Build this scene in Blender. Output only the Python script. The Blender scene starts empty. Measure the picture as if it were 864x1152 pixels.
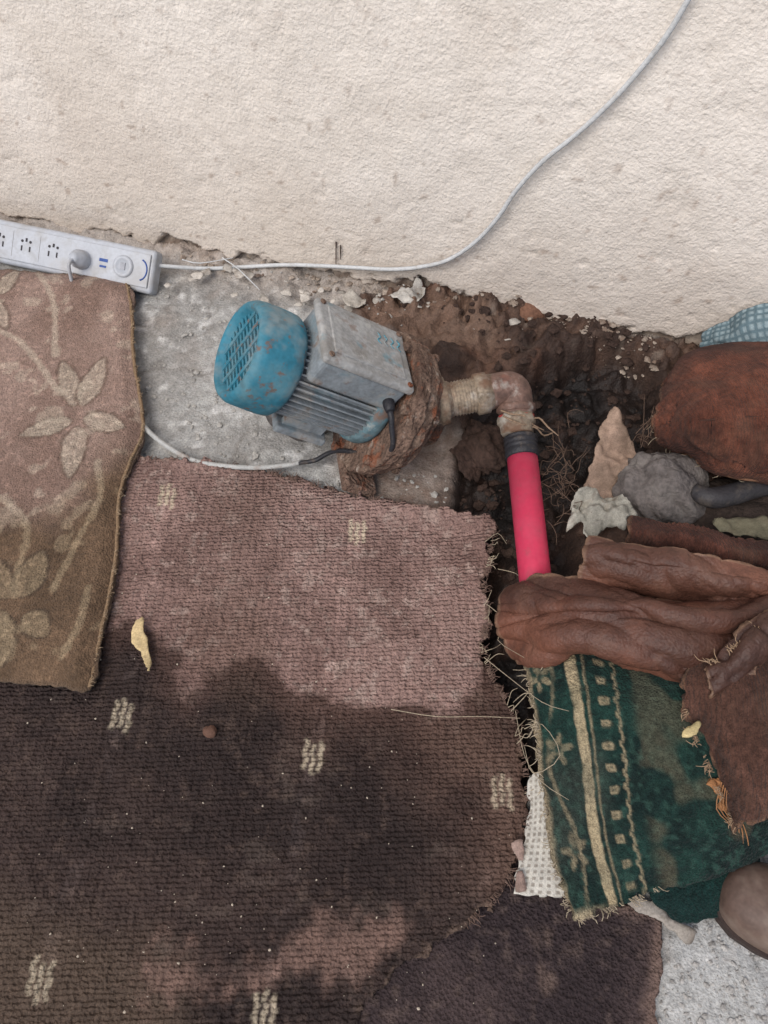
import bpy, bmesh, math, random
import numpy as np
from mathutils import Vector, Matrix
random.seed(4); rng=np.random.default_rng(7)
sc=bpy.context.scene
# ------------------------------------------------------------------ camera
H=1.1; PITCH=math.radians(58); FPX=885.0
cam_d=bpy.data.cameras.new("camera"); cam=bpy.data.objects.new("camera",cam_d)
sc.collection.objects.link(cam); sc.camera=cam
cam.location=(0,0,H); cam.rotation_euler=(math.pi/2-PITCH,0,0)
cam_d.sensor_fit='VERTICAL'; cam_d.sensor_height=36; cam_d.sensor_width=27
cam_d.lens=FPX/1152*36; cam_d.clip_start=0.02; cam_d.clip_end=300
CF=np.array([0,math.cos(PITCH),-math.sin(PITCH)]); CU=np.array([0,math.sin(PITCH),math.cos(PITCH)]); CR=np.array([1.,0,0])
O=np.array([0,0,H])
def ray(x,y): return CF+(x-432)/FPX*CR+(576-y)/FPX*CU
def P(x,y,h=0.0):
    """surveyed spot of the place at height h above the ground (metres)"""
    d=ray(x,y); return O+d*((h-H)/d[2])
WA=P(0,243); WB=P(864,418); WD=(WB-WA)/np.linalg.norm(WB-WA); WN=np.array([WD[1],-WD[0],0.])
if WN[1]>0: WN=-WN
def W(x,y,off=0.0):
    d=ray(x,y); A=WA+WN*off; return O+d*(np.dot(A-O,WN)/np.dot(d,WN))
def C(r,g,b):
    f=lambda c:(c/255/12.92) if c/255<=0.04045 else ((c/255+0.055)/1.055)**2.4
    return np.array([f(r),f(g),f(b)])
# ------------------------------------------------------------------ numpy noise
def _h(ix,iy,s):
    n=(ix.astype(np.int64)*374761393+iy.astype(np.int64)*668265263+s*974634777)&0x7fffffff
    n=((n^(n>>13))*1274126177)&0x7fffffff
    n=(n^(n>>16))&0xffff
    return n/65535.0
def vn(x,y,s=0):
    x=np.asarray(x,float);y=np.asarray(y,float)
    ix=np.floor(x);iy=np.floor(y);fx=x-ix;fy=y-iy
    fx=fx*fx*(3-2*fx);fy=fy*fy*(3-2*fy)
    a=_h(ix,iy,s);b=_h(ix+1,iy,s);c=_h(ix,iy+1,s);d=_h(ix+1,iy+1,s)
    return (a+(b-a)*fx)*(1-fy)+(c+(d-c)*fx)*fy
def fbm(x,y,f,o=4,s=0,g=.5):
    t=0;a=1;n=0
    for i in range(o):
        t=t+a*(vn(x*f+13.7*i+50,y*f+7.3*i+80,s+i)*2-1);n+=a;a*=g;f*=2.03
    return t/n
def ss(e0,e1,x):
    t=np.clip((x-e0)/(e1-e0),0,1);return t*t*(3-2*t)
def lerp(a,b,m): return a+(b-a)*np.asarray(m)[...,None]
# ------------------------------------------------------------------ curves / sdf
def catmull(pts,n,closed=False):
    p=np.asarray(pts,float)
    if closed: q=np.vstack([p[-1:],p,p[:2]])
    else: q=np.vstack([2*p[0]-p[1],p,2*p[-1]-p[-2]])
    out=[]
    m=len(q)-3
    for i in range(m):
        a,b,c,d=q[i:i+4]
        for k in range(n):
            t=k/n
            out.append(.5*((2*b)+(c-a)*t+(2*a-5*b+4*c-d)*t*t+(-a+3*b-3*c+d)*t**3))
    if not closed: out.append(p[-1])
    return np.array(out)
def poly(px,h=0.0,smooth=3):
    w=np.array([P(x,y,h)[:2] for x,y in px])
    return catmull(w,smooth,True) if smooth>1 else w
def sdf(X,Y,pl):
    best=np.full(X.shape,1e9);bx=np.zeros(X.shape);by=np.zeros(X.shape);ins=np.zeros(X.shape,bool)
    n=len(pl)
    for i in range(n):
        ax,ay=pl[i];cx,cy=pl[(i+1)%n];ex=cx-ax;ey=cy-ay
        t=np.clip(((X-ax)*ex+(Y-ay)*ey)/(ex*ex+ey*ey+1e-12),0,1)
        dx=ax+t*ex-X;dy=ay+t*ey-Y;dd=dx*dx+dy*dy
        m=dd<best;best=np.where(m,dd,best);bx=np.where(m,dx,bx);by=np.where(m,dy,by)
        if abs(ey)>1e-12:
            c=((ay>Y)!=(cy>Y))&(X<(cx-ax)*(Y-ay)/ey+ax);ins^=c
    d=np.sqrt(best);return np.where(ins,-d,d),bx,by
def linedist(X,Y,pts):
    best=np.full(X.shape,1e9)
    for i in range(len(pts)-1):
        ax,ay=pts[i][:2];cx,cy=pts[i+1][:2];ex=cx-ax;ey=cy-ay
        t=np.clip(((X-ax)*ex+(Y-ay)*ey)/(ex*ex+ey*ey+1e-12),0,1)
        best=np.minimum(best,np.hypot(ax+t*ex-X,ay+t*ey-Y))
    return best
# ------------------------------------------------------------------ materials
def newmat(name):
    m=bpy.data.materials.new(name);m.use_nodes=True;nt=m.node_tree
    return m,nt,nt.nodes['Principled BSDF']
def nd(nt,t,ins=None,**kw):
    n=nt.nodes.new(t)
    for k,v in kw.items(): setattr(n,k,v)
    for k,v in (ins or {}).items():
        if isinstance(v,bpy.types.NodeSocket): nt.links.new(v,n.inputs[k])
        else: n.inputs[k].default_value=v
    return n
def mth(nt,op,a,b=0.5,c=None):
    i={0:a,1:b}
    if c is not None:i[2]=c
    return nd(nt,'ShaderNodeMath',i,operation=op).outputs[0]
def mix(nt,f,a,b,bt='MIX'):
    n=nt.nodes.new('ShaderNodeMix');n.data_type='RGBA';n.blend_type=bt
    for s,v in ((n.inputs[0],f),(n.inputs[6],a),(n.inputs[7],b)):
        if isinstance(v,bpy.types.NodeSocket): nt.links.new(v,s)
        elif s==n.inputs[0]: s.default_value=v
        else: s.default_value=(*list(v)[:3],1)
    return n.outputs[2]
def noi(nt,vec,scale,detail=4,rough=.6): return nd(nt,'ShaderNodeTexNoise',{'Vector':vec,'Scale':scale,'Detail':detail,'Roughness':rough}).outputs[0]
def rng_(nt,v,a,b,c=0.,d=1.): return nd(nt,'ShaderNodeMapRange',{0:v,1:a,2:b,3:c,4:d}).outputs[0]
def attr_mat(name,rough=.9,wetrough=.45,bumps=(('n',220,1.0),),dist=.002,strength=.6,var=.25,vs=90,spec=.25,base=None,spots=None,rows=None,metal=0,sheen=0):
    """base colour = per-vertex colour (or constant) broken up with noise; fine relief as bump"""
    m,nt,b=newmat(name)
    tc=nd(nt,'ShaderNodeTexCoord').outputs['Object']
    if base is None:
        at=nd(nt,'ShaderNodeAttribute',attribute_name='col');col=at.outputs['Color'];wet=at.outputs['Alpha']
        r=rng_(nt,wet,0,1,rough,wetrough)
        nt.links.new(r,b.inputs['Roughness'])
    else:
        col=mix(nt,0.0,base,base); b.inputs['Roughness'].default_value=rough
    n1=noi(nt,tc,vs,3,.65);n2=noi(nt,tc,vs*5,1,.6)
    k=mth(nt,'ADD',rng_(nt,n1,.3,.7,-var,var),rng_(nt,n2,.3,.7,-var*.8,var*.8))
    k=mth(nt,'ADD',k,1.0)
    kc=nd(nt,'ShaderNodeCombineColor',{0:k,1:k,2:k}).outputs[0]
    col=mix(nt,1.0,col,kc,'MULTIPLY')
    for (sc_,lo,hi,c,amt) in (spots or ()):
        f=mth(nt,'MULTIPLY',rng_(nt,noi(nt,tc,sc_,4,.65),lo,hi),amt)
        col=mix(nt,f,col,c)
    nt.links.new(col,b.inputs['Base Color'])
    h=None
    for kind,s,a in bumps:
        if kind=='n': v=noi(nt,tc,s,2,.6)
        elif kind=='v': v=nd(nt,'ShaderNodeTexVoronoi',{'Vector':tc,'Scale':s}).outputs['Distance']
        elif kind=='w':
            mp=nd(nt,'ShaderNodeMapping',{'Vector':tc,'Rotation':(0,0,rows or 0)}).outputs[0]
            v=nd(nt,'ShaderNodeTexWave',{'Vector':mp,'Scale':s,'Distortion':2.5,'Detail':1,'Detail Scale':3.0}).outputs['Fac']
        v=mth(nt,'MULTIPLY',v,a); h=v if h is None else mth(nt,'ADD',h,v)
    if h is not None:
        bp=nd(nt,'ShaderNodeBump',{'Height':h,'Distance':dist,'Strength':strength})
        nt.links.new(bp.outputs[0],b.inputs['Normal'])
    b.inputs['Specular IOR Level'].default_value=spec
    b.inputs['Metallic'].default_value=metal
    if sheen:
        b.inputs['Sheen Weight'].default_value=sheen;b.inputs['Sheen Roughness'].default_value=.6
    return m
def plain(name,c,rough=.6,**k):
    k.setdefault('var',.12);return attr_mat(name,rough=rough,base=tuple(c),**k)
# ------------------------------------------------------------------ mesh helpers
def mk(name,V,F,mat=None,col=None,parent=None,smooth=True,mats=None,fm=None):
    me=bpy.data.meshes.new(name);me.from_pydata([tuple(map(float,v)) for v in V],[],[tuple(map(int,f)) for f in F]);me.update()
    if col is not None:
        a=me.color_attributes.new('col','FLOAT_COLOR','POINT')
        cc=np.ones((len(V),4),np.float32);cc[:,:col.shape[1]]=col
        if col.shape[1]==3: cc[:,3]=0
        a.data.foreach_set('color',cc.ravel())
    for m in (mats or ([mat] if mat else [])): me.materials.append(m)
    if fm is not None: me.polygons.foreach_set('material_index',np.array(fm,dtype=np.int32))
    if smooth: me.polygons.foreach_set('use_smooth',[True]*len(F))
    ob=bpy.data.objects.new(name,me);sc.collection.objects.link(ob)
    if parent: ob.parent=parent
    return ob
def empty(name,M=None):
    e=bpy.data.objects.new(name,None);sc.collection.objects.link(e);e.empty_display_size=.05
    if M is not None:e.matrix_world=M
    return e
def solid(ob,t,off=-1):
    m=ob.modifiers.new('s','SOLIDIFY');m.thickness=t;m.offset=off
def bevel(ob,w,s=3):
    m=ob.modifiers.new('b','BEVEL');m.width=w;m.segments=s;m.limit_method='ANGLE'
def gridfaces(r,c,off=0):
    i=np.arange(r-1)[:,None]*c+np.arange(c-1)[None,:]
    i=i.ravel()+off
    return np.stack([i,i+1,i+c+1,i+c],1)
class B:
    def __init__(s): s.V=[];s.F=[];s.M=[]
    def add(s,v,f,m=0):
        o=len(s.V);s.V.extend([tuple(x) for x in v]);s.F.extend([tuple(int(i)+o for i in q) for q in f]);s.M.extend([m]*len(f));return s
    def out(s,name,mats,parent=None,smooth=True): return mk(name,s.V,s.F,mats=mats,fm=s.M,parent=parent,smooth=smooth)
def box(c,sz,R=None):
    v=np.array([[x,y,z] for x in(-.5,.5) for y in(-.5,.5) for z in(-.5,.5)])*np.array(sz)
    if R is not None: v=v@np.array(R).T
    v=v+np.array(c)
    return v,[(0,1,3,2),(4,6,7,5),(0,4,5,1),(2,3,7,6),(0,2,6,4),(1,5,7,3)]
def lathe(prof,seg=48,ax=(0,0,0),cap0=False,cap1=False):
    V=[];n=len(prof)
    for x,r in prof:
        for k in range(seg):
            a=2*math.pi*k/seg;V.append((ax[0]+x,ax[1]+r*math.cos(a),ax[2]+r*math.sin(a)))
    F=[]
    for i in range(n-1):
        for k in range(seg):
            k2=(k+1)%seg;F.append((i*seg+k,i*seg+k2,(i+1)*seg+k2,(i+1)*seg+k))
    if cap0:F.append(tuple(range(seg-1,-1,-1)))
    if cap1:F.append(tuple(range((n-1)*seg,n*seg)))
    return V,F
def tube(pts,r,seg=12,n=6,cap=True,smooth=True):
    pts=np.array(pts,float)
    rr=np.full(len(pts),r,float) if np.isscalar(r) else np.array(r,float)
    if smooth and len(pts)>2:
        q=catmull(np.hstack([pts,rr[:,None]]),n);pts=q[:,:3];rr=q[:,3]
    T=np.gradient(pts,axis=0);T/=np.linalg.norm(T,axis=1)[:,None]+1e-12
    up=np.array([0,0,1.]) if abs(T[0][2])<.9 else np.array([1.,0,0])
    V=[];u=np.cross(T[0],up);u/=np.linalg.norm(u)
    for i in range(len(pts)):
        u=u-T[i]*np.dot(u,T[i]);u/=np.linalg.norm(u)+1e-12;w=np.cross(T[i],u)
        for k in range(seg):
            a=2*math.pi*k/seg;V.append(pts[i]+rr[i]*(math.cos(a)*u+math.sin(a)*w))
    F=[]
    for i in range(len(pts)-1):
        for k in range(seg):
            k2=(k+1)%seg;F.append((i*seg+k,i*seg+k2,(i+1)*seg+k2,(i+1)*seg+k))
    if cap:F.append(tuple(range(seg-1,-1,-1)));F.append(tuple(range((len(pts)-1)*seg,len(pts)*seg)))
    return V,F
_ico={}
def ico(sub):
    if sub not in _ico:
        bm=bmesh.new();bmesh.ops.create_icosphere(bm,subdivisions=sub,radius=1)
        _ico[sub]=(np.array([v.co[:] for v in bm.verts]),[tuple(v.index for v in f.verts) for f in bm.faces]);bm.free()
    return _ico[sub]
def rug(name,px,h,sp,mat,colf,zf=None,thick=.006,jag=.003,parent=None,jf=60,smoothp=3,seed=1):
    pl=poly(px,h,smoothp)
    lo=pl.min(0)-sp*2;hi=pl.max(0)+sp*2
    xs=np.arange(lo[0],hi[0],sp);ys=np.arange(lo[1],hi[1],sp)
    X,Y=np.meshgrid(xs,ys);d,bx,by=sdf(X,Y,pl)
    j=jag*fbm(X,Y,jf,3,seed)*2
    D=d+j
    cx=(D[:-1,:-1]+D[1:,:-1]+D[:-1,1:]+D[1:,1:])/4;keep=cx<0
    r,c=X.shape
    cnt=np.zeros((r,c),int)
    cnt[:-1,:-1]+=keep;cnt[1:,:-1]+=keep;cnt[:-1,1:]+=keep;cnt[1:,1:]+=keep
    bd=(cnt>0)&(cnt<4)
    ln=np.hypot(bx,by)+1e-9;sg=np.where(d<0,-1,1)
    gx=bx/ln*sg;gy=by/ln*sg
    mv=np.clip(D,-sp,sp)
    X=np.where(bd,X+gx*mv,X);Y=np.where(bd,Y+gy*mv,Y)
    Z=np.full(X.shape,h)+(zf(X,Y,-D) if zf else 0)
    col=colf(X,Y,-D)
    idx=-np.ones(r*c,int);used=(cnt>0).ravel();idx[used]=np.arange(used.sum())
    V=np.stack([X.ravel(),Y.ravel(),Z.ravel()],1)[used]
    f=gridfaces(r,c)[keep.ravel()];F=idx[f]
    ob=mk(name,V,F,mat,col.reshape(-1,col.shape[-1])[used],parent)
    if thick: solid(ob,thick)
    return ob,pl
def sheet(name,rows,mat,colf,n=14,thick=.004,amp=.004,fr=25,parent=None,seed=3,fold=None,edge=0.004):
    G=np.array([[P(*q) for q in r] for r in rows])
    A=np.array([catmull(r,n) for r in G])
    A=np.array([catmull(A[:,i],n) for i in range(A.shape[1])]).transpose(1,0,2)
    R_,C_=A.shape[:2]
    v,u=np.meshgrid(np.linspace(0,1,R_),np.linspace(0,1,C_),indexing='ij')
    du=np.gradient(A,axis=1);dv=np.gradient(A,axis=0);N=np.cross(du,dv);N/=np.linalg.norm(N,axis=2)[...,None]+1e-12
    N=np.where(N[...,2:3]<0,-N,N)
    L=np.cumsum(np.linalg.norm(du,axis=2).mean(0));Lv=np.cumsum(np.linalg.norm(dv,axis=2).mean(1))
    su=np.broadcast_to(L[None,:],u.shape);sv=np.broadcast_to(Lv[:,None],u.shape)
    d=amp*fbm(su,sv,fr,4,seed)
    if fold is not None: d=d+fold(u,v,su,sv)
    A=A+N*d[...,None]
    if edge: # ragged hems
        e=edge*fbm(su,sv,70,3,seed+9)
        for k,s in ((0,1),(-1,-1)):
            A[k]+=s*(dv[k]/(np.linalg.norm(dv[k],axis=1)[:,None]+1e-9))*e[k][:,None]
            A[:,k]+=s*(du[:,k]/(np.linalg.norm(du[:,k],axis=1)[:,None]+1e-9))*e[:,k][:,None]
    col=colf(u,v,su,sv)
    ob=mk(name,A.reshape(-1,3),gridfaces(R_,C_),mat,col.reshape(-1,col.shape[-1]),parent)
    if thick: solid(ob,thick)
    return ob,A
def threads(name,items,r,mat,parent=None,seg=5):
    b=B()
    for pts in items: b.add(*tube(pts,[r]+[r*.9]*(len(pts)-2)+[r*.5],seg,3,False))
    return b.out(name,[mat],parent)
def fringe(pl3,n,lo,hi,cen=None,up=.006):
    out=[];pl3=np.array(pl3);seg=np.linalg.norm(np.diff(pl3,axis=0),axis=1);cs=np.r_[0,np.cumsum(seg)]
    for _ in range(n):
        t=rng.uniform(0,cs[-1]);t=.5*t+.5*np.clip(round(t/.035)*.035+rng.normal(0,.006),0,cs[-1])
        i=min(np.searchsorted(cs,t)-1,len(seg)-1);i=max(i,0)
        p=pl3[i]+(pl3[i+1]-pl3[i])*((t-cs[i])/(seg[i]+1e-9))
        T=(pl3[i+1]-pl3[i])/(seg[i]+1e-9);nn=np.array([-T[1],T[0],0])
        if cen is not None and np.dot(nn[:2],p[:2]-np.array(cen)[:2])<0: nn=-nn
        l=lo+(hi-lo)*rng.random()**2.5;d=nn+T*rng.normal(0,1.0)+np.array([0,0,rng.normal(0,.3)]);d/=np.linalg.norm(d)
        q=[p-nn*.003];cur=p.copy()
        for k in range(3):
            cur=cur+d*l/3;d=d+rng.normal(0,.45,3)*np.array([1,1,.4]);d/=np.linalg.norm(d);q.append(cur+np.array([0,0,up*rng.random()]))
        out.append(q)
    return out
# ------------------------------------------------------------------ world & light
w=bpy.data.worlds.new("World");sc.world=w;w.use_nodes=True
nt=w.node_tree;bg=nt.nodes['Background']
SE,SA=math.radians(52),math.radians(215)
sky=nt.nodes.new('ShaderNodeTexSky');sky.sky_type='NISHITA';sky.sun_disc=False
sky.sun_elevation=SE;sky.sun_rotation=SA;sky.dust_density=3.0;sky.air_density=1.0
nt.links.new(sky.outputs[0],bg.inputs[0]);bg.inputs[1].default_value=.15
sd=bpy.data.lights.new("sun",'SUN');sd.energy=1.9;sd.angle=math.radians(35);sd.color=(1,.97,.935)
so=bpy.data.objects.new("sun",sd);sc.collection.objects.link(so)
D=Vector((math.sin(SA)*math.cos(SE),math.cos(SA)*math.cos(SE),math.sin(SE)))
so.rotation_euler=D.to_track_quat('Z','Y').to_euler()
sc.view_settings.view_transform='Standard';sc.view_settings.look='None';sc.view_settings.exposure=0
# ------------------------------------------------------------------ ground
def axis(a,b,st,lim):
    c=list(np.arange(a,b,st));s=st;x=c[-1];r=[]
    while x<lim: s*=1.25;x+=s;r.append(x)
    s=st;x=a;l=[]
    while x>-lim: s*=1.25;x-=s;l.append(x)
    return np.array(l[::-1]+c+r)
xs=axis(-1.05,1.05,.005,60);ys=axis(-.1,1.75,.005,60)
X,Y=np.meshgrid(xs,ys)
mud=poly([(395,352),(470,333),(560,322),(650,345),(730,395),(880,400),(900,640),(700,720),(640,800),(625,880),(570,880),(500,800),(470,700),(470,600),(505,570),(515,520),(505,480),(455,420),(420,380)])
hole=poly([(512,560),(525,500),(540,450),(600,415),(660,400),(735,430),(730,520),(650,560),(640,640),(650,760),(630,850),(600,880),(545,830),(510,720),(520,620)])
lightmud=poly([(415,360),(480,345),(540,350),(560,385),(520,405),(470,400),(430,385)])
stain=poly([(395,520),(430,500),(520,470),(520,560),(480,590),(420,570)])
dmud,_,_=sdf(X,Y,mud);dhole,_,_=sdf(X,Y,hole);dlm,_,_=sdf(X,Y,lightmud);dst,_,_=sdf(X,Y,stain)
nb=fbm(X,Y,14,5,11);nf=fbm(X,Y,70,4,21);nl=fbm(X,Y,5,4,31)
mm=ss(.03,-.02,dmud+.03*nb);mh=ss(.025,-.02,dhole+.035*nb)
wl=(X-WA[0])*WN[0]+(Y-WA[1])*WN[1]
near=ss(.12,.0,wl)
Z=.0022*nf+.003*nl
clod=np.abs(fbm(X,Y,16,4,41));clod2=1-np.abs(fbm(X,Y,30,3,44));clod3=fbm(X,Y,7,3,47)
rugA=poly([(100,505),(225,522),(300,531),(420,562),(490,574),(556,590),(548,690),(541,725),(574,795),(590,900),(400,1200),(-200,1200),(-160,520)])
dr,_,_=sdf(X,Y,rugA);free=ss(-.01,.03,dr)
Z=Z+mm*(.014+.045*clod+.014*nb+.011*nf+.010*clod2**3+.012*clod3)*(1-mh)*free-mm*(1-free)*.02
Z=Z-mh*(.045+.012*nb-.05*clod*free)
Z=Z+near*(1-mh)*(.008+.018*nb+.012*nf)
crack=ss(.045,.0,np.abs(fbm(X,Y,6,4,91)))*ss(.1,.3,fbm(X,Y,3,2,92)+.3);Z=Z-.002*crack*(1-mm)
conc=lerp(C(168,168,165),C(140,138,134),ss(-.3,.5,nl+.4*nf))
conc=lerp(conc,C(188,187,184),ss(.2,.6,fbm(X,Y,40,4,55)))
conc=lerp(conc,C(128,110,96),.65*ss(.1,.5,fbm(X,Y,9,5,61))*ss(.38,.0,wl))
conc=lerp(conc,C(164,150,138),.6*near)
conc=lerp(conc,C(104,98,92),.45*crack)
conc=lerp(conc,lerp(C(118,98,84),C(104,76,58),ss(0,.5,nf)),.7*ss(.04,-.03,dst+.06*nb))
mc=lerp(C(88,68,57),C(56,43,37),ss(-.3,.4,nb+.5*nf))
mc=lerp(mc,C(104,74,59),.4*ss(.3,.6,fbm(X,Y,11,4,71)))
mc=lerp(mc,C(116,94,80),.7*ss(.02,-.02,dlm+.02*nb))
mc=lerp(mc,C(150,140,128),.4*ss(.25,.55,fbm(X,Y,34,4,79))*near)
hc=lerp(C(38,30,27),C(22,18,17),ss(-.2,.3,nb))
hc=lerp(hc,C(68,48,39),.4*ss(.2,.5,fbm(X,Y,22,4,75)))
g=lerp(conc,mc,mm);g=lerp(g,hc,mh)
g=np.concatenate([g,(mm*.5+mh*.3)[...,None]],2)
gm=attr_mat("ground_mat",rough=.95,wetrough=.45,bumps=(('n',120,1),('n',420,.5),('v',200,.35)),dist=.004,strength=.65,var=.22,vs=60,spots=((30,.6,.72,tuple(C(96,80,70)),.35),))
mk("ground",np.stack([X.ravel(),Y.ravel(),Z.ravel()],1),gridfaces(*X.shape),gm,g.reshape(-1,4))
def gz(x,y):
    i=np.clip(np.searchsorted(ys,y),0,len(ys)-1);j=np.clip(np.searchsorted(xs,x),0,len(xs)-1);return Z[i,j]
# ------------------------------------------------------------------ wall
sx=axis(-.3,2.3,.006,6) ;sx=sx[sx>-6]
zz=np.concatenate([np.arange(-.12,.2,.004),np.arange(.2,.75,.007),np.array([.78,.85,1,1.3,1.8,2.4,3.0])])
S,ZW=np.meshgrid(sx,zz)
dn=fbm(S,ZW,3,3,5);dm=fbm(S,ZW,24,4,6);df=fbm(S,ZW,95,3,7)
sB=float(np.dot(P(600,360)-WA,WD))
lowh=.014+.020*ss(sB-.45,sB,S)+.018*fbm(S,S*0,3,2,9)
low=ss(.007,-.006,ZW-lowh+.04*fbm(S,ZW,17,5,10)+.014*df)
off=.006*dn+.0015*dm+.0009*df
off=off+low*(-.015+.014*dm+.011*df)
pits=ss(.52,.62,fbm(S,ZW,45,2,15));off-=.002*pits
base=lerp(C(227,219,209),C(218,209,198),ss(-.3,.4,fbm(S,ZW,6,5,17)))
dirt=ss(.42,0,ZW+.12*fbm(S,ZW,7,4,19))
base=lerp(base,C(200,189,177),.75*dirt)
base=lerp(base,C(176,161,148),.5*ss(.25,.6,fbm(S,ZW,12,5,23))*ss(.3,.02,ZW))
lowc=lerp(C(160,148,136),C(110,95,84),ss(-.3,.3,dm+.4*df))
base=lerp(base,lowc,low*.95)
specks=ss(.6,.68,fbm(S,ZW,60,2,29));base=lerp(base,C(135,112,95),.45*specks*ss(.8,.2,ZW))
Vw=WA[None,None,:]+WD*S[...,None]+WN*off[...,None]+np.array([0,0,1])*ZW[...,None]
wm=attr_mat("plaster_mat",rough=.95,bumps=(('n',95,1.0),('n',230,.9),('v',150,.4)),dist=.0035,strength=.55,var=.05,vs=40,spec=.15)
wall=mk("plaster_wall",Vw.reshape(-1,3),gridfaces(*S.shape),wm,base.reshape(-1,3))
solid(wall,.2)
# ------------------------------------------------------------------ carpets
HR=.016
marks_px=[(188,558),(402,598),(137,805),(352,851),(565,891),(45,1102),(297,1140)]
rugpx=[(100,505),(150,515),(225,522),(300,531),(360,548),(420,562),(490,574),(556,590),(550,612),(553,630),(543,655),(549,690),(540,725),(552,760),(574,795),(582,825),(589,850),(594,900),(590,945),(570,995),(520,1045),(455,1085),(415,1125),(395,1180),(380,1290),(-160,1290),(-160,700),(-100,500)]
drypl=poly([(60,480),(600,560),(600,700),(560,740),(520,790),(430,800),(345,790),(318,772),(285,742),(250,750),(225,775),(205,778),(190,745),(170,715),(100,700),(60,600)],HR)
brnpl=poly([(300,760),(440,700),(620,640),(640,960),(560,1000),(500,930),(430,870),(360,830)],HR)
arcpl=poly([(190,1095),(225,1102),(270,1100),(330,1062),(360,1042),(420,1034),(450,1045),(425,1082),(350,1106),(270,1124),(225,1118),(195,1108)],HR)
blpl=poly([(-200,1010),(0,1030),(90,1060),(150,1080),(210,1120),(190,1300),(-200,1300)],HR)
mk_c=[P(x,y,HR) for x,y in marks_px]
cols=[[(240,430),(188,558),(137,805),(45,1102),(0,1250)],[(402,598),(352,851),(297,1140)],[(600,640),(565,891),(530,1095)]]
colw=[catmull([P(x,y,HR)[:2] for x,y in c],4) for c in cols]
rd=P(402,598,HR)-P(188,558,HR);rd/=np.linalg.norm(rd);cd=P(137,805,HR)-P(188,558,HR);cd/=np.linalg.norm(cd)
Minv=np.linalg.inv(np.array([[rd[0],cd[0]],[rd[1],cd[1]]]))
def marks(X,Y):
    M=np.zeros(X.shape)
    for k,c in enumerate(mk_c):
        dx=X-c[0];dy=Y-c[1];a=Minv[0,0]*dx+Minv[0,1]*dy;b=Minv[1,0]*dx+Minv[1,1]*dy
        a=a+.0014*np.sin(b*300+k)+.0010*fbm(X,Y,120,2,5)
        for j,s in enumerate((-.0105,0,.0105)):
            lo=.004*math.sin(k*3+j*2)
            M=np.maximum(M,ss(.0042,.0022,np.abs(a-s))*ss(.0225,.019,np.abs(b+lo)))
    return M*(.8+.3*fbm(X,Y,150,2,3))
def rugcol(X,Y,d):
    n1=fbm(X,Y,10,5,101);n2=fbm(X,Y,60,3,102);n3=fbm(X,Y,220,2,103);n4=fbm(X,Y,4,3,104)
    dd,_,_=sdf(X,Y,drypl);bd,_,_=sdf(X,Y,brnpl);ad,_,_=sdf(X,Y,arcpl);ld,_,_=sdf(X,Y,blpl)
    dry=lerp(C(138,113,105),C(114,91,84),ss(-.4,.4,n1+.4*n2+.4*n4))
    dry=lerp(dry,C(162,142,132),.65*ss(.1,.6,n2+.5*n3))
    dry=lerp(dry,C(106,85,75),.5*ss(.1,.5,n4))
    wet=lerp(C(60,48,44),C(43,34,32),ss(-.4,.4,n1));wet=lerp(wet,C(86,71,63),.4*ss(.2,.6,n2+.4*n3))
    brn=lerp(C(96,75,65),C(74,56,49),ss(-.4,.4,n1))
    c=wet
    c=lerp(c,brn,.8*ss(.06,-.08,bd+.05*n1))
    c=lerp(c,lerp(C(84,70,59),C(61,50,43),ss(-.3,.3,n1)),.8*ss(.05,-.05,ld+.04*n1))
    c=lerp(c,C(84,66,56),.5*ss(.1,.6,n4+.3*n1))
    md=ss(.010,-.012,dd+.05*n1+.014*n2)
    c=lerp(c,C(82,62,55),.6*ss(.05,.0,dd+.03*n1))
    c=lerp(c,dry,md)
    ma=ss(.025,-.02,ad+.05*n1+.03*n2);c=lerp(c,C(122,98,88),.8*ma)
    for cw in colw:
        l=linedist(X,Y,cw);c=lerp(c,c*1.5+.01,ss(.012,.007,l)*ss(-.1,.4,fbm(X,Y,60,2,108))*.7)
    c=lerp(c,C(190,176,152),np.clip(marks(X,Y),0,1)*(.7+.2*md))
    c=lerp(c,C(140,124,112),.10*ss(.25,.6,fbm(X,Y,30,5,133)))
    c=lerp(c,C(124,104,90),.5*ss(.007,.0,d)*ss(-.2,.3,n2))
    wetv=(1-md)*(1-ma)*.9
    return np.concatenate([c,wetv[...,None]],2)
rmp=attr_mat("red_brown_carpet_mat",rough=.97,wetrough=.72,bumps=(('v',230,.8),('n',160,1.0),('w',48,.5)),dist=.004,strength=.9,var=.24,vs=120,spec=.18,rows=math.atan2(cd[1],cd[0]))
rcen=np.array([-.1,.45])
def rugz(X,Y,d):
    z=.006*fbm(X,Y,4,3,111)+.0022*fbm(X,Y,120,2,112)+.0028*fbm(X,Y,22,3,113)
    q=(X*cd[1]-Y*cd[0]);z+=.0009*np.sin(q*2*math.pi/.011+2*fbm(X,Y,20,2,117))
    z+=.012*ss(.05,0,d)*ss(-.1,.5,fbm(X,Y,6,3,114))
    return z
rug("red_brown_carpet",rugpx,HR,.003,rmp,rugcol,rugz,.009,.006)
HP=.007
def purcol(X,Y,d):
    n1=fbm(X,Y,9,5,121);n2=fbm(X,Y,80,3,122)
    c=lerp(C(66,55,54),C(48,40,41),ss(-.4,.4,n1));c=lerp(c,C(92,78,72),.5*ss(.1,.6,n2))
    c=lerp(c,C(104,87,78),.5*ss(.35,.6,fbm(X,Y,16,4,124)))
    c=lerp(c,C(128,106,95),.5*ss(.02,.0,d+.01*n1))
    return np.concatenate([c,np.full(X.shape+(1,),.5)],2)
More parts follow.
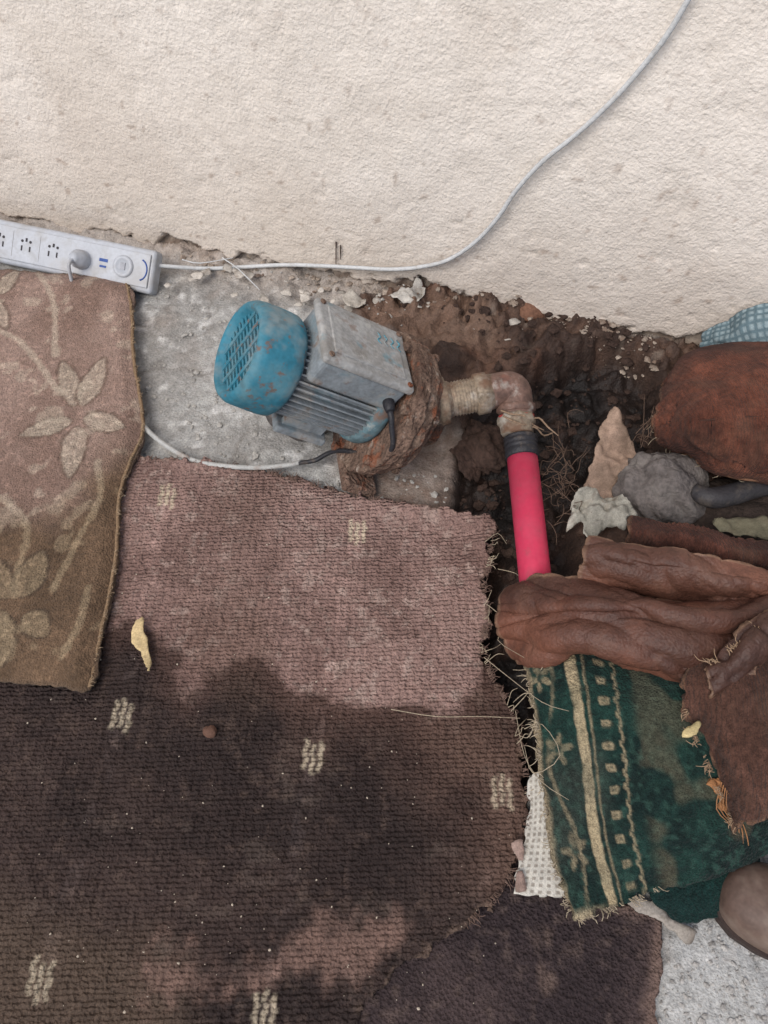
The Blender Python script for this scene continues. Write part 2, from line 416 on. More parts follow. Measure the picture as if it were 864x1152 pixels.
pm=attr_mat("dark_carpet_mat",rough=.97,wetrough=.8,bumps=(('v',230,.8),('n',160,1.0)),dist=.004,strength=.9,var=.28,vs=120,spec=.15)
rug("dark_brown_carpet",[(300,950),(560,930),(640,1000),(700,1018),(735,1022),(746,1045),(742,1100),(735,1152),(730,1290),(200,1290)],HP,.004,pm,purcol,lambda X,Y,d:.003*fbm(X,Y,6,3,131)+.0015*fbm(X,Y,110,2,132)+.006*ss(.03,0,d)*ss(-.2,.5,fbm(X,Y,9,2,133)),.006,.003)
HB=.036
bpx=[(-200,285),(-60,292),(60,303),(141,313),(148,350),(150,400),(158,450),(160,488),(146,520),(134,560),(132,610),(124,665),(112,720),(101,773),(60,770),(0,764),(-80,755),(-200,740)]
def petal(X,Y,a,b,wd):
    A=P(*a,HB)[:2];Bq=P(*b,HB)[:2];e=Bq-A;L=np.hypot(*e);e/=L
    t=((X-A[0])*e[0]+(Y-A[1])*e[1])/L;s=(X-A[0])*(-e[1])+(Y-A[1])*e[0]
    wl_=wd*np.sin(np.clip(t,0,1)**.8*math.pi)**.7
    dd=np.abs(s)-wl_;return np.where((t>0)&(t<1),dd,.05),s
petals=[((86,458),(70,405),.020),((92,458),(118,402),.022),((95,470),(142,482),.022),((82,474),(22,492),.020),((88,480),(78,540),.022),
 ((22,672),(48,618),.024),((10,672),(-20,620),.022),((28,690),(54,716),.022),((10,690),(-40,720),.02),((2,690),(0,750),.022),((0,330),(18,296),.018),((-6,335),(8,372),.014)]
stems=[[(-60,350),(0,372),(30,392),(66,440)],[(40,300),(60,340),(62,400)],[(0,560),(30,590),(20,640),(16,670)],[(98,660),(90,700),(70,740)],[(110,520),(112,560),(90,600),(60,660)]]
stw=[catmull([P(x,y,HB)[:2] for x,y in c],5) for c in stems]
olive=poly([(-300,560),(-50,560),(60,575),(110,530),(200,500),(200,900),(-300,900)],HB)
def beicol(X,Y,d):
    n1=fbm(X,Y,12,5,141);n2=fbm(X,Y,90,3,142);n3=fbm(X,Y,260,2,143)
    c=lerp(C(140,118,107),C(120,98,87),ss(-.4,.4,n1));
    od,_,_=sdf(X,Y,olive);mo=ss(.06,-.06,od+.06*n1)
    c=lerp(c,lerp(C(100,80,62),C(77,61,46),ss(-.4,.4,n1)),mo)
    pc=lerp(np.broadcast_to(C(178,165,147),c.shape),C(144,127,102)[None,None],mo)
    oc=lerp(np.broadcast_to(C(94,75,65),c.shape),C(66,53,42)[None,None],mo)
    for a,b,wd in petals:
        q,s=petal(X,Y,a,b,wd);q=q+.003*n2
        c=lerp(c,pc*(.8+.5*n3[...,None]*.5),.75*ss(.002,-.002,q)*(.8+.3*n1))
        c=lerp(c,oc,.75*ss(.004,.002,np.abs(q)))
        c=lerp(c,oc,.3*ss(.002,.001,np.abs(s))*ss(0,-.004,q))
    for s in stw:
        l=linedist(X,Y,s)+.003*n2;c=lerp(c,pc,.5*ss(.007,.004,l))
    bl=ss(.25,.4,fbm(X,Y,28,3,147));c=lerp(c,pc,.35*bl)
    c=lerp(c,c*1.5,.8*ss(.15,.7,n3+.5*n2))
    c=lerp(c,C(92,76,62),.6*ss(.008,.002,d))
    return np.concatenate([c,(mo*.4)[...,None]],2)
bm_=attr_mat("floral_carpet_mat",rough=.97,wetrough=.85,bumps=(('v',330,.7),('n',260,1.0)),dist=.003,strength=.8,var=.24,vs=160,spec=.15,sheen=.06)
floral=empty("floral_carpet")
rug("pile",bpx,HB,.003,bm_,beicol,lambda X,Y,d:.006*fbm(X,Y,5,3,151)+.0012*fbm(X,Y,160,2,152)-.010*ss(.03,0,d)+.008*fbm(X,Y,3,2,154),.009,.002,parent=floral)
edgeb=catmull([P(x,y,HB-.008) for x,y in bpx[3:14]],6)
hemb=B();hemb.add(*tube(edgeb+rng.normal(0,.0006,edgeb.shape),.0030,6,2));
hemb.out("hem",[plain("hem_mat",C(128,106,82),.95,bumps=(('n',500,1),),var=.35,vs=300)],floral)
# ------------------------------------------------------------------ threads on rug edges
thr=plain("thread_mat",C(162,149,128),.9,var=.2)
thrd=plain("dark_thread_mat",C(110,90,80),.9,var=.2)
e1=[P(x,y,HR+.004) for x,y in rugpx[1:21]]
threads("carpet_fringe",fringe(e1,560,.004,.016,rcen),.0005,thrd)
e2=[P(x,y,HR+.006) for x,y in [(556,590),(553,625),(543,655),(548,690),(541,725),(552,760),(574,795),(586,845),(594,900)]]
threads("loose_thread",fringe(e2,22,.01,.035,rcen,.01)+[[P(x,y,h) for x,y,h in q] for q in (
 [(575,800,.03),(600,770,.08),(640,690,.15),(650,680,.16)],[(545,740,.03),(570,760,.05),(610,790,.1),(640,800,.12)],
 [(580,800,.03),(590,850,.05),(610,880,.08),(640,900,.09)],[(548,680,.03),(570,700,.05),(560,720,.06),(590,740,.1)],
 [(590,820,.04),(610,815,.09),(630,850,.11),(600,870,.1),(590,840,.09)],[(440,798,.026),(490,806,.03),(540,806,.035),(585,808,.04)],
 [(560,640,.03),(580,645,.03),(590,655,.05)],[(545,610,.03),(560,600,.03),(570,612,.02)])],.0006,thr)
threads("floral_carpet_fringe",fringe(edgeb,260,.004,.010,P(60,560)[:2]),.0005,plain("beige_thread_mat",C(150,130,106),.9))
# ------------------------------------------------------------------ power strip
cx_=P(72,286,.045)
nrm=(WN*math.cos(math.radians(48))+np.array([0,0,1])*math.sin(math.radians(48)));lx=WD;ly=np.cross(nrm,lx)
Mx=Matrix([[lx[i],ly[i],nrm[i],cx_[i]] for i in range(3)]+[[0,0,0,1]])
ps=empty("power_strip",Mx)
pw=plain("white_plastic",C(170,174,180),.45,spec=.4,var=.06,vs=30,bumps=(('n',90,.3),),strength=.2,spots=((35,.5,.75,tuple(C(130,126,118)),.5),(9,.5,.7,tuple(C(152,147,140)),.5)))
dk=plain("dark_slot",C(58,56,58),.7);bl=plain("blue_print",C(60,84,140),.6)
ends=P(178,300,.045);xe=float(np.dot(ends-cx_,lx))
LEN=.62;xc=xe-LEN/2
o=mk("housing",*box((xc,0,-.014),(LEN,.084,.034)),pw,parent=ps,smooth=False);bevel(o,.008,4)
o=mk("face_rim",*box((xc,0,.005),(LEN-.016,.064,.004)),pw,parent=ps,smooth=False);bevel(o,.0015,2)
b=B()
for k,xs_ in enumerate([xe-.215,xe-.275,xe-.335,xe-.395]):
    b.add(*box((xs_,.012,.0073),(.004,.007,.001)),1);b.add(*box((xs_-.009,-.005,.0073),(.003,.010,.001)),1);b.add(*box((xs_+.009,-.005,.0073),(.003,.010,.001)),1)
    v,f_=lathe([(0,.0028),(.0012,.0028)],10,cap0=True,cap1=True)
    for dx in(-.009,.009): b.add([(xs_+dx+q[1],.009+q[2],.0065+q[0]) for q in v],f_,1)
    b.add(*box((xs_-.03,0,.0072),(.0008,.05,.0006)),2)
b.add(*box((xe-.105,.004,.0074),(.018,.006,.0008)),3);b.add(*box((xe-.105,-.008,.0074),(.014,.004,.0008)),3)
b.out("sockets",[pw,dk,plain("grey_line",C(150,150,150)),bl],ps,False)
v,f_=lathe([(.004,.022),(.010,.021),(.012,.018),(.0115,.014),(.009,.012),(.009,0.0001)],28)
mk("switch",[(xe-.062+q[1],q[2],q[0]) for q in v],f_,pw,parent=ps)
arc=[(xe-.028+.016*math.cos(a),.020*math.sin(a),.0072) for a in np.linspace(-1.3,1.3,9)]
mk("blue_arc",*tube(arc,.0016,6,3),bl,parent=ps)
v,f_=lathe([(0,.019),(.018,.018),(.024,.015),(.032,.010),(.036,.008),(.037,.0001)],20)
mk("plug",[(xe-.150+q[1],-.004+q[2],.006+q[0]) for q in v],f_,pw,parent=ps)
mk("plug_cord",*tube([(xe-.150,-.004,.035),(xe-.150,-.02,.05),(xe-.152,-.05,.03),(xe-.155,-.09,.01)],.0035,8),pw,parent=ps)
mk("switch_dot",*box((xe-.062,0,.0095),(.010,.014,.003)),plain("switch_grey",C(150,152,158),.4),parent=ps,smooth=False)
wc=plain("white_cable",C(190,192,192),.5,spec=.4,var=.08,vs=40,spots=((60,.55,.7,tuple(C(150,142,132)),.5),))
pts=[P(172,298,.045),P(195,300,.035),P(230,302,.02),P(262,301,.018)]+[W(x,y,.012) for x,y in [(318,298),(360,299),(400,301),(440,303),(475,300),(505,292),(535,272),(560,245),(580,215),(610,182),(650,150),(690,112),(722,76),(750,40),(778,-8),(800,-60),(815,-160)]]
mk("power_cable",*tube(pts,.0040,8,5),wc)
threads("cable_clip",[[W(378,x,.004+.001*i) for i,x in enumerate((272,280,290,300))],[W(383,x,.004) for x in (276,284,292)]],.0012,plain("rust_nail",C(70,52,44),.8))
threads("thin_wire",[[P(250,290,.03),P(265,300,.03),P(278,312,.03),P(292,326,.02)],[P(205,292,.03),P(225,296,.03),P(262,290,.03)]],.0014,wc)
# ------------------------------------------------------------------ water pump
T=math.radians(37);PSI=math.radians(9)
a=np.array([math.cos(T)*math.cos(PSI),math.cos(T)*math.sin(PSI),-math.sin(T)]);zb=np.array([math.sin(T)*math.cos(PSI),math.sin(T)*math.sin(PSI),math.cos(T)]);yb=np.cross(zb,a)
pc=P(438,457,.115)
def PL(x,y,z): return pc+a*x+yb*y+zb*z
pump=empty("water_pump",Matrix([[a[i],yb[i],zb[i],pc[i]] for i in range(3)]+[[0,0,0,1]]))
dust=tuple(C(160,156,148));rust=tuple(C(110,80,62))
blue=plain("blue_paint",C(48,112,131),.6,spec=.3,var=.14,vs=25,bumps=(('n',60,.6),('n',300,.3)),dist=.001,strength=.4,spots=((18,.48,.68,tuple(C(108,138,143)),.55),(60,.58,.67,rust,.8),(11,.52,.68,dust,.5),(35,.56,.7,tuple(C(70,84,86)),.5)))
body=plain("worn_metal",C(122,129,133),.7,spec=.3,var=.18,vs=30,bumps=(('n',80,.8),('n',300,.4)),dist=.0015,strength=.5,spots=((22,.5,.65,tuple(C(154,151,144)),.7),(14,.56,.67,tuple(C(76,118,130)),.5),(45,.58,.7,rust,.7),(9,.52,.66,tuple(C(96,92,88)),.5)))
lidm=plain("lid_metal",C(150,150,148),.75,spec=.25,var=.18,vs=28,bumps=(('n',70,1),('n',240,.5)),dist=.002,strength=.5,spots=((16,.48,.62,tuple(C(120,115,108)),.7),(12,.6,.66,tuple(C(84,130,142)),.6),(40,.58,.7,tuple(C(182,180,174)),.6),(26,.6,.7,rust,.5)))
rusty=plain("rusty_iron",C(108,88,76),.92,var=.30,vs=40,bumps=(('n',60,1.2),('n',220,.8),('v',150,.6)),dist=.005,strength=1.0,spots=((22,.50,.62,tuple(C(140,120,104)),.6),(18,.50,.62,tuple(C(68,50,42)),.8),(44,.60,.70,tuple(C(160,152,142)),.6),(34,.55,.66,tuple(C(132,76,50)),.7)))
v,f_=lathe([(-.262,.054),(-.266,.057),(-.272,.061),(-.276,.066),(-.274,.071),(-.266,.0755),(-.255,.077),(-.220,.078),(-.208,.077),(-.202,.072),(-.200,.060)],72)
v=np.array(v);dz=.0012*fbm(v[:,1]+v[:,0],v[:,2],30,3,2);v[:,1:]*=(1+dz/.075)[:,None]
mk("fan_cover",v,f_,blue,parent=pump)
b=B();v,f_=lathe([(-.252,.0595),(-.2515,.0001)],48);b.add(v,f_,1)
for k in range(-6,7):
    z=k*.0092;hw=math.sqrt(max(.0585**2-z*z,0));
    if hw>.01:b.add(*box((-.264,0,z),(.005,2*hw,.0042)))
for y in(-.036,-.012,.012,.036):
    hw=math.sqrt(.0585**2-y*y);b.add(*box((-.2655,y,0),(.005,.0065,2*hw)))
b.out("fan_grille",[blue,plain("dark_inside",C(26,31,36),.8)],pump,False)
NF=40;V=[];prof=[]
for k in range(NF):
    for fr_,r in((.0,.057),(.30,.057),(.36,.0675),(.62,.0675),(.68,.057)):
        an=2*math.pi*(k+fr_)/NF;prof.append((r*math.cos(an),r*math.sin(an)))
n=len(prof)
for x in(-.203,-.055):
    V+= [(x,p[0],p[1]) for p in prof]
F=[(i,(i+1)%n,n+(i+1)%n,n+i) for i in range(n)]+[tuple(range(n-1,-1,-1)),tuple(range(n,2*n))]
mk("finned_motor_body",V,F,body,parent=pump,smooth=False)
bell=plain("bell_paint",C(90,112,118),.75,spec=.25,var=.2,vs=28,bumps=(('n',80,1),),spots=((20,.5,.6,tuple(C(58,112,128)),.8),(26,.55,.68,rust,.8),(40,.56,.7,dust,.7)))
v,f_=lathe([(-.062,.060),(-.062,.070),(-.057,.073),(-.045,.074),(-.038,.072),(-.030,.060)],64,cap0=True,cap1=True)
mk("end_bell",v,f_,bell,parent=pump)
o=mk("terminal_box",*box((-.118,-.004,.064),(.150,.112,.052)),body,parent=pump,smooth=False);bevel(o,.010,4)
o=mk("terminal_box_lid",*box((-.118,-.004,.093),(.158,.120,.014)),lidm,parent=pump,smooth=False);bevel(o,.006,4)
o=mk("lid_panel",*box((-.118,-.004,.1005),(.125,.088,.004)),lidm,parent=pump,smooth=False);bevel(o,.0015,2)
b=B()
for x in(-.187,-.049):
    for y in(-.055,.047):
        v,f_=lathe([(0,.0045),(.003,.0045),(.004,.003)],10,cap0=True,cap1=True);b.add([(x+q[1],y+q[2],.099+q[0]) for q in v],f_)
b.out("lid_screws",[rusty],pump)
bb=B()
for q in range(4):
    x0=-.095+q*.012
    bb.add(*tube([(x0,.028,.1024),(x0+.004,.020,.1026),(x0-.002,.012,.1024),(x0+.004,.006,.1024)],[.0010,.0014,.0013,.0008],6,3))
bb.out("brushed_paint",[plain("teal_smear",C(78,132,146),.8,var=.3,spots=((60,.45,.6,tuple(C(140,142,140)),.9),))],pump)
o=mk("foot_bracket",*box((-.13,0,-.074),(.09,.11,.014)),body,parent=pump,smooth=False);bevel(o,.004)
b=B();b.add(*box((-.13,-.04,-.062),(.07,.010,.03)));b.add(*box((-.13,.04,-.062),(.07,.010,.03)));b.out("foot_ribs",[body],pump,False)
def lump(v,amp,f,seed=0):
    v=np.array(v,float);c=fbm(v[:,0]*1.5+v[:,2]*1.3,v[:,1]-v[:,2]*.7+v[:,0],f,5,seed)
    r=np.hypot(v[:,1],v[:,2])+1e-6
    v[:,1]*=1+amp*c/r;v[:,2]*=1+amp*c/r;v[:,0]+=amp*.8*fbm(v[:,1]*1.1,v[:,2]*1.2,f*1.3,4,seed+5);return v
def dens(pr,st=.002):
    out=[pr[0]]
    for p,q in zip(pr[:-1],pr[1:]):
        k=max(1,int(math.hypot(q[0]-p[0],q[1]-p[1])/st))
        out+=[(p[0]+(q[0]-p[0])*i/k,p[1]+(q[1]-p[1])*i/k) for i in range(1,k+1)]
    return out
GS=1.13
v,f_=lathe(dens([(-.034,.05),(-.034,.100*GS),(-.031,.103*GS),(-.012,.103*GS),(-.010,.100*GS),(-.009,.086*GS)]),140,cap0=True,cap1=True);v=lump(v,.0045,50,3)
mk("casing_flange",v,f_,rusty,parent=pump)
v,f_=lathe(dens([(-.014,.092*GS),(-.006,.099*GS),(.008,.099*GS),(.013,.092*GS),(.028,.086*GS),(.040,.072*GS),(.046,.052),(.049,.044),(.056,.038),(.066,.036),(.068,.043),(.084,.043),(.087,.038),(.087,.024),(.080,.020)]),140,cap0=True,cap1=True);v=lump(v,.007,30,8)
mk("pump_casing",v,f_,rusty,parent=pump)
b=B()
for k in range(6):
    an=k*math.pi/3+.3;cy,cz=.0925*GS*math.cos(an),.0925*GS*math.sin(an)
    v,f_=lathe([(-.044,.0085),(-.034,.0085),(-.032,.004),(.012,.004),(.013,.0085),(.020,.0085)],6,ax=(0,cy,cz),cap0=True,cap1=True);b.add(v,f_)
b.out("casing_bolts",[rusty],pump,False)
v,f_=lathe([(-.024,.062),(-.036,.062)],40,cap0=True,cap1=True);mk("shaft_bracket",v,f_,bell,parent=pump)
b=B();b.add(*box((.0,-.01,-.108),(.060,.18,.020)));b.add(*box((.0,-.065,-.085),(.045,.012,.05)));b.add(*box((.0,.05,-.085),(.045,.012,.05)));o=b.out("casing_foot",[rusty],pump,False);bevel(o,.004)
pipe=empty("outlet_pipe")
PA=[P(474,456,.135),P(502,452,.145),P(530,447,.145),P(556,440,.145),P(574,440,.14),P(580,456,.13),P(581,478,.115)]
bras=plain("brass_mat",C(134,120,103),.65,spec=.35,metal=.2,var=.3,vs=40,bumps=(('n',120,1),),spots=((30,.5,.65,tuple(C(176,171,162)),.7),(22,.52,.66,rust,.8)))
copper=plain("bronze_elbow_mat",C(108,84,74),.65,spec=.35,var=.25,vs=40,bumps=(('n',90,1),),spots=((30,.5,.65,tuple(C(78,61,54)),.7),(40,.54,.7,dust,.7),(18,.60,.70,tuple(C(138,88,74)),.5)))
def lathe_on(p0,p1,prof,seg=28):
    p0=np.array(p0);p1=np.array(p1);d=(p1-p0);d/=np.linalg.norm(d);u=np.cross(d,[0,0,1.]);u/=np.linalg.norm(u);w_=np.cross(d,u)
    v,f_=lathe(prof,seg,cap0=True,cap1=True);return [p0+d*q[0]+u*q[1]+w_*q[2] for q in v],f_
L1=np.linalg.norm(PA[3]-PA[0])
pr=[(-.01,.034),(.026,.035),(.028,.038),(.040,.038),(.042,.030),(.046,.030)]
x=.046
while x<L1-.035:
    pr+=[(x,.0265),(x+.002,.0285),(x+.004,.0265)];x+=.005
pr+=[(x,.029),(x+.002,.033),(x+.02,.033),(x+.022,.029),(L1+.002,.027)]
mk("threaded_nipple",*lathe_on(PA[0],PA[3],pr),bras,parent=pipe)
mk("outlet_neck",*lathe_on(PA[0]-(PA[3]-PA[0])*.35,PA[3],[(0,.048),(.03,.045),(.045,.038),(.056,.038),(.058,.03)],40),rusty,parent=pipe)
mk("elbow",*tube([PA[3]-(PA[3]-PA[2])*.25,PA[3],PA[4]+np.array([.002,.002,0]),PA[5],PA[5]+(PA[6]-PA[5])*.45],[.0275,.0275,.0285,.0275,.0275],24,8),copper,parent=pipe)
mk("elbow_lip",*lathe_on(PA[5],PA[6],[(-.002,.026),(0,.031),(.010,.031),(.012,.026)]),copper,parent=pipe)
red=plain("red_ring",C(156,60,58),.6)
p8=P(583,505,.105)
mk("red_seal",*lathe_on(PA[5]+(PA[6]-PA[5])*.5,PA[6],[(0,.026),(.001,.0285),(.008,.0285),(.009,.026)]),red,parent=pipe)
mk("union_nut",*lathe_on(PA[6]-(PA[6]-PA[5])*.45,p8,[(0,.024),(.001,.029),(.007,.031),(.014,.031),(.016,.027),(.03,.026)],8),bras,parent=pipe)
blk=plain("black_plastic",C(38,38,42),.55,spec=.35,var=.2,spots=((50,.55,.7,tuple(C(96,84,74)),.6),))
p9=P(587,510,.10);p10=P(604,668,.055)
d_=(p10-p9);
pr=[(-.028,.022),(-.026,.0265)]
for i in range(3): pr+=[(-.024+i*.008,.0265),(-.022+i*.008,.0255),(-.020+i*.008,.0255),(-.018+i*.008,.0265)]
mk("black_coupler",*lathe_on(p9,p10,pr+[(.008,.0265),(.009,.024)]),blk,parent=pipe)
pk=plain("pink_plastic",C(190,52,82),.55,spec=.3,var=.07,vs=20,bumps=(('n',200,.3),),dist=.0008,strength=.25,spots=((14,.46,.75,tuple(C(178,84,100)),.6),(70,.58,.72,tuple(C(140,76,80)),.5)))
mk("pink_section",*lathe_on(p9,p10+.6*(p10-p9),[(.004,.0225),(.004,.0240),(np.linalg.norm(d_)*1.6,.0240)],40),pk,parent=pipe)
threads("sealing_twine",[[P(594,474,.13),P(606,470,.125),P(616,480,.11),P(628,490,.10)],[P(592,478,.13),P(604,482,.12),P(612,490,.10),P(624,486,.09)],[P(566,468,.14),P(578,474,.143),P(592,478,.135),P(602,472,.12)],[P(564,462,.14),P(576,466,.15),P(590,468,.145),P(600,478,.125),P(612,484,.11)]],.0016,plain("twine_mat",C(138,116,96),.9,var=.3),pipe)
mc1=empty("motor_cord")
g0=PL(-.060,-.058,.060);g1=PL(-.058,-.076,.058)
mk("gland",*tube([g0,(g0+g1)/2,g1],[.009,.009,.007],12,2),blk,parent=mc1)
mk("black_lead",*tube([g1,g1+np.array([.002,-.016,-.012]),g1+np.array([-.004,-.033,-.06]),P(380,507,.055),P(354,518,.03),P(334,521,.026)],[.005,.0042,.004,.004,.004,.004],8,6),blk,parent=mc1)
mk("grey_sheath",*tube([P(338,520,.026),P(325,523,.026),P(290,526,.024),P(250,524,.022),P(215,517,.022),P(188,502,.022),P(170,488,.024),P(150,470,.02),P(100,450,.015)],.0044,8,5),plain("grey_sheath_mat",C(168,168,164),.6,var=.15,spots=((40,.55,.7,tuple(C(140,120,105)),.6),)),parent=mc1)
# ------------------------------------------------------------------ rubble, crumbs, flakes
def stones(name,n,fn,lo,hi,mat,sub=1,flat=.6):
    b=B();bv,bf=ico(sub)
    for _ in range(n):
        x,y,z=fn();s=lo*(hi/lo)**(rng.random()**2.2)
        an=rng.uniform(0,6.28);v=bv*(1+.25*rng.normal(size=(len(bv),1))*.7)*np.array([1,rng.uniform(.6,1),flat*rng.uniform(.6,1)])
        c,s_=math.cos(an),math.sin(an);v=np.stack([v[:,0]*c-v[:,1]*s_,v[:,0]*s_+v[:,1]*c,v[:,2]],1)*s+np.array([x,y,z+s*.25]);b.add(v,bf)
    return b.out(name,[mat],None,False)
def in_poly_px(px):
    xs_=[p[0] for p in px];ys_=[p[1] for p in px];pl=np.array(px,float)
    def f():
        while True:
            x=rng.uniform(min(xs_),max(xs_));y=rng.uniform(min(ys_),max(ys_))
            if sdf(np.array([x]),np.array([y]),pl)[0][0]<0:
                p=P(x,y,0);return p[0],p[1],gz(p[0],p[1])
    return f
stones("grey_rubble",380,in_poly_px([(170,310),(300,310),(400,325),(480,345),(440,400),(300,330),(240,400),(300,500),(520,540),(500,580),(150,520),(160,400)]),.0012,.007,plain("grey_stone",C(158,155,149),.95,var=.3))
stones("wall_rubble",420,in_poly_px([(170,285),(400,318),(600,355),(720,390),(740,430),(600,370),(420,345),(250,310)]),.0012,.009,plain("plaster_crumb",C(146,134,122),.95,var=.4,spots=((30,.5,.6,tuple(C(104,86,74)),.8),)),flat=.4)
stones("mud_clods",520,in_poly_px([(430,350),(640,350),(740,420),(740,520),(640,560),(630,650),(560,640),(520,560),(560,400)]),.002,.012,plain("clod_mat",C(58,45,39),.9,var=.35,bumps=(('n',200,1),)),2)
stones("corner_gravel",260,in_poly_px([(740,1030),(864,1050),(900,1160),(735,1160)]),.0012,.006,plain("gravel_mat",C(158,155,150),.95,var=.3))
def onrug():
    x=rng.uniform(20,580);y=rng.uniform(540,1140);p=P(x,y,HR+.004);return p[0],p[1],HR+.003
stones("carpet_crumbs",190,onrug,.0007,.0022,plain("crumb_mat",C(172,160,144),.9))
def big_lump(name,c,r,sc3,mat,amp=.22,f=2.2,seed=1,sub=5):
    v,f_=ico(sub);v=v.copy();nn=fbm(v[:,0]+v[:,2]*.8+3,v[:,1]-v[:,2]*.6+5,f,5,seed)
    v=v*(1+amp*nn)[:,None]*np.array(sc3)*r+np.array(c);return mk(name,v,f_,mat)
rockm=plain("rock_mat",C(98,92,89),.9,var=.25,vs=30,bumps=(('n',50,1),('n',180,.6)),dist=.005,strength=.9,spots=((16,.5,.65,tuple(C(126,121,116)),.6),(25,.6,.7,tuple(C(66,60,56)),.6)))
big_lump("rock",P(745,552,.05),.070,(1,.9,.85),rockm,.30,2.4,3)
big_lump("brick_lump",P(592,352,.02),.030,(1.2,.8,.8),plain("brick_mat",C(112,82,66),.95,var=.25,vs=30,bumps=(('n',60,1),('n',200,.6)),dist=.004),.35,2.4,8)
big_lump("mud_lump",P(536,505,-.008),.045,(1,1.2,.7),plain("mud_mat",C(58,44,38),.85,var=.35,vs=30,bumps=(('n',60,1),('n',160,.7)),dist=.006),.55,3,9)
big_lump("support_stone",P(342,455,.05),.066,(1.1,.8,1.0),rockm,.25,1.6,13,4)
big_lump("dark_pebble",P(236,823,HR+.006),.0095,(1,.9,.7),plain("pebble_mat",C(98,72,60),.8),.3,1.6,5,3)
def scrap(name,px,h,mat,amp=.01,col=(200,200,200),thick=.001,fr=14,seed=1,tilt=None,sp=.004):
    def z(X,Y,d):
        q=amp*fbm(X,Y,fr,3,seed)+amp
        if tilt: q=q+tilt[0]*(X-P(*px[0],h)[0])+tilt[1]*(Y-P(*px[0],h)[1])
        return q
    def c(X,Y,d):
        return lerp(C(*col),C(*col)*.6,ss(-.2,.5,fbm(X,Y,25,4,seed+3)))
    return rug(name,px,h,sp,mat,c,z,thick,.003,smoothp=1,seed=seed)[0]
paper=attr_mat("scrap_mat",rough=.85,var=.2,bumps=(('n',120,.6),),spec=.2,spots=((30,.52,.7,tuple(C(112,96,82)),.6),))
scrap("yellow_peel",[(154,700),(160,697),(166,716),(170,740),(168,756),(163,748),(160,736),(149,724),(150,710)],HR+.006,paper,.006,(198,176,132),.002,60,sp=.0025)
scrap("plastic_scrap",[(636,590),(642,566),(660,560),(672,568),(690,566),(700,580),(712,592),(696,600),(700,612),(676,606),(660,616),(650,600),(632,608)],.05,paper,.034,(164,161,150),.001,40,4,sp=.0028)
scrap("foam_scrap",[(686,468),(696,484),(712,500),(720,520),(706,540),(700,562),(690,580),(676,570),(664,578),(658,545),(668,515),(672,490)],.05,paper,.022,(150,128,112),.006,26,6,(0,.15),sp=.003)
scrap("white_flake",[(436,340),(450,330),(462,334),(468,322),(480,332),(472,344),(476,352),(455,348)],.03,paper,.016,(180,176,168),.001,44,8,sp=.0025)
scrap("paper_flake",[(384,338),(396,333),(404,340),(416,338),(408,348),(392,352)],.03,paper,.012,(166,160,150),.001,44,9,sp=.0025)
for i in range(48):
    x=rng.uniform(185,600);y=300+max(0,(x-200))*.16+rng.uniform(-4,26);s=rng.uniform(2.5,8)
    px=[(x+s*rng.uniform(.5,1.2)*math.cos(t),y+.7*s*rng.uniform(.5,1.2)*math.sin(t)) for t in np.linspace(0,5.3,6)]
    scrap("paint_flake",px,.022,paper,.005,(182,176,167),.001,40,20+i,sp=.0028)
# ------------------------------------------------------------------ right-hand heap
lea=attr_mat("brown_leather_mat",rough=.55,wetrough=.4,bumps=(('n',60,.6),('v',240,.35),('n',300,.5),('n',28,1.4)),dist=.003,strength=.7,var=.16,vs=30,spec=.35,spots=((12,.54,.78,tuple(C(128,98,82)),.35),(22,.53,.7,tuple(C(58,38,31)),.5)))
sue=attr_mat("suede_mat",rough=.97,bumps=(('n',150,1.0),('n',420,.8),('w',70,.5)),dist=.003,strength=.9,var=.34,vs=110,spec=.1,sheen=.04,spots=((14,.52,.72,tuple(C(104,80,66)),.4),(20,.52,.7,tuple(C(44,29,25)),.6)))
def leacol(a_=(106,68,53),b_=(72,46,37)):
    def f(u,v,su,sv):
        n1=fbm(su,sv,8,4,201)
        c=lerp(C(*a_),C(*b_),ss(-.4,.4,n1));e=np.minimum(np.minimum(u,1-u)/.015,np.minimum(v,1-v)/.035)
        return lerp(c,C(144,116,94),.6*ss(1,.3,e))
    return f
def suecol(a_=(88,55,44),b_=(60,38,31)):
    def f(u,v,su,sv):
        n1=fbm(su,sv,9,5,211);n2=fbm(su,sv,60,3,212)
        c=lerp(C(*a_),C(*b_),ss(-.4,.4,n1));c=lerp(c,c*1.5,.6*ss(.1,.6,n2))
        e=np.minimum(np.minimum(u,1-u)/.02,np.minimum(v,1-v)/.03)
        return lerp(c,C(130,100,78),.5*ss(1,.3,e))
    return f
def rid(x,y,f,s,p=8): return (1-np.abs(fbm(x,y,f,2,s)))**p
cush=empty("brown_cushion")
sheet("cover",[[(752,440,.03),(772,402,.04),(812,392,.06),(864,386,.07),(930,384,.07),(990,392,.06)],
 [(748,436,.07),(772,408,.12),(818,398,.145),(870,392,.15),(930,392,.15),(990,398,.14)],
 [(742,458,.10),(778,438,.175),(825,430,.195),(876,428,.20),(935,428,.2),(1000,435,.19)],
 [(738,478,.10),(775,474,.175),(825,472,.20),(876,470,.205),(935,470,.2),(1000,470,.19)],
 [(742,492,.08),(782,505,.14),(825,514,.165),(876,516,.17),(935,510,.17),(1000,505,.16)],
 [(752,500,.05),(792,520,.09),(830,534,.11),(876,536,.12),(935,530,.12),(1000,520,.11)],
 [(756,500,.02),(794,520,.03),(832,530,.03),(876,530,.03),(935,524,.03),(1000,515,.03)]],sue,suecol((98,58,44),(66,39,31)),18,.006,.008,14,cush,fold=lambda u,v,su,sv:(.003*np.sin(su*60+sv*40+3*fbm(su,sv,8,2,77))-.006*rid(su,sv*.6,13,78)+.0014*fbm(su,sv,90,2,79))*ss(.1,.35,v))
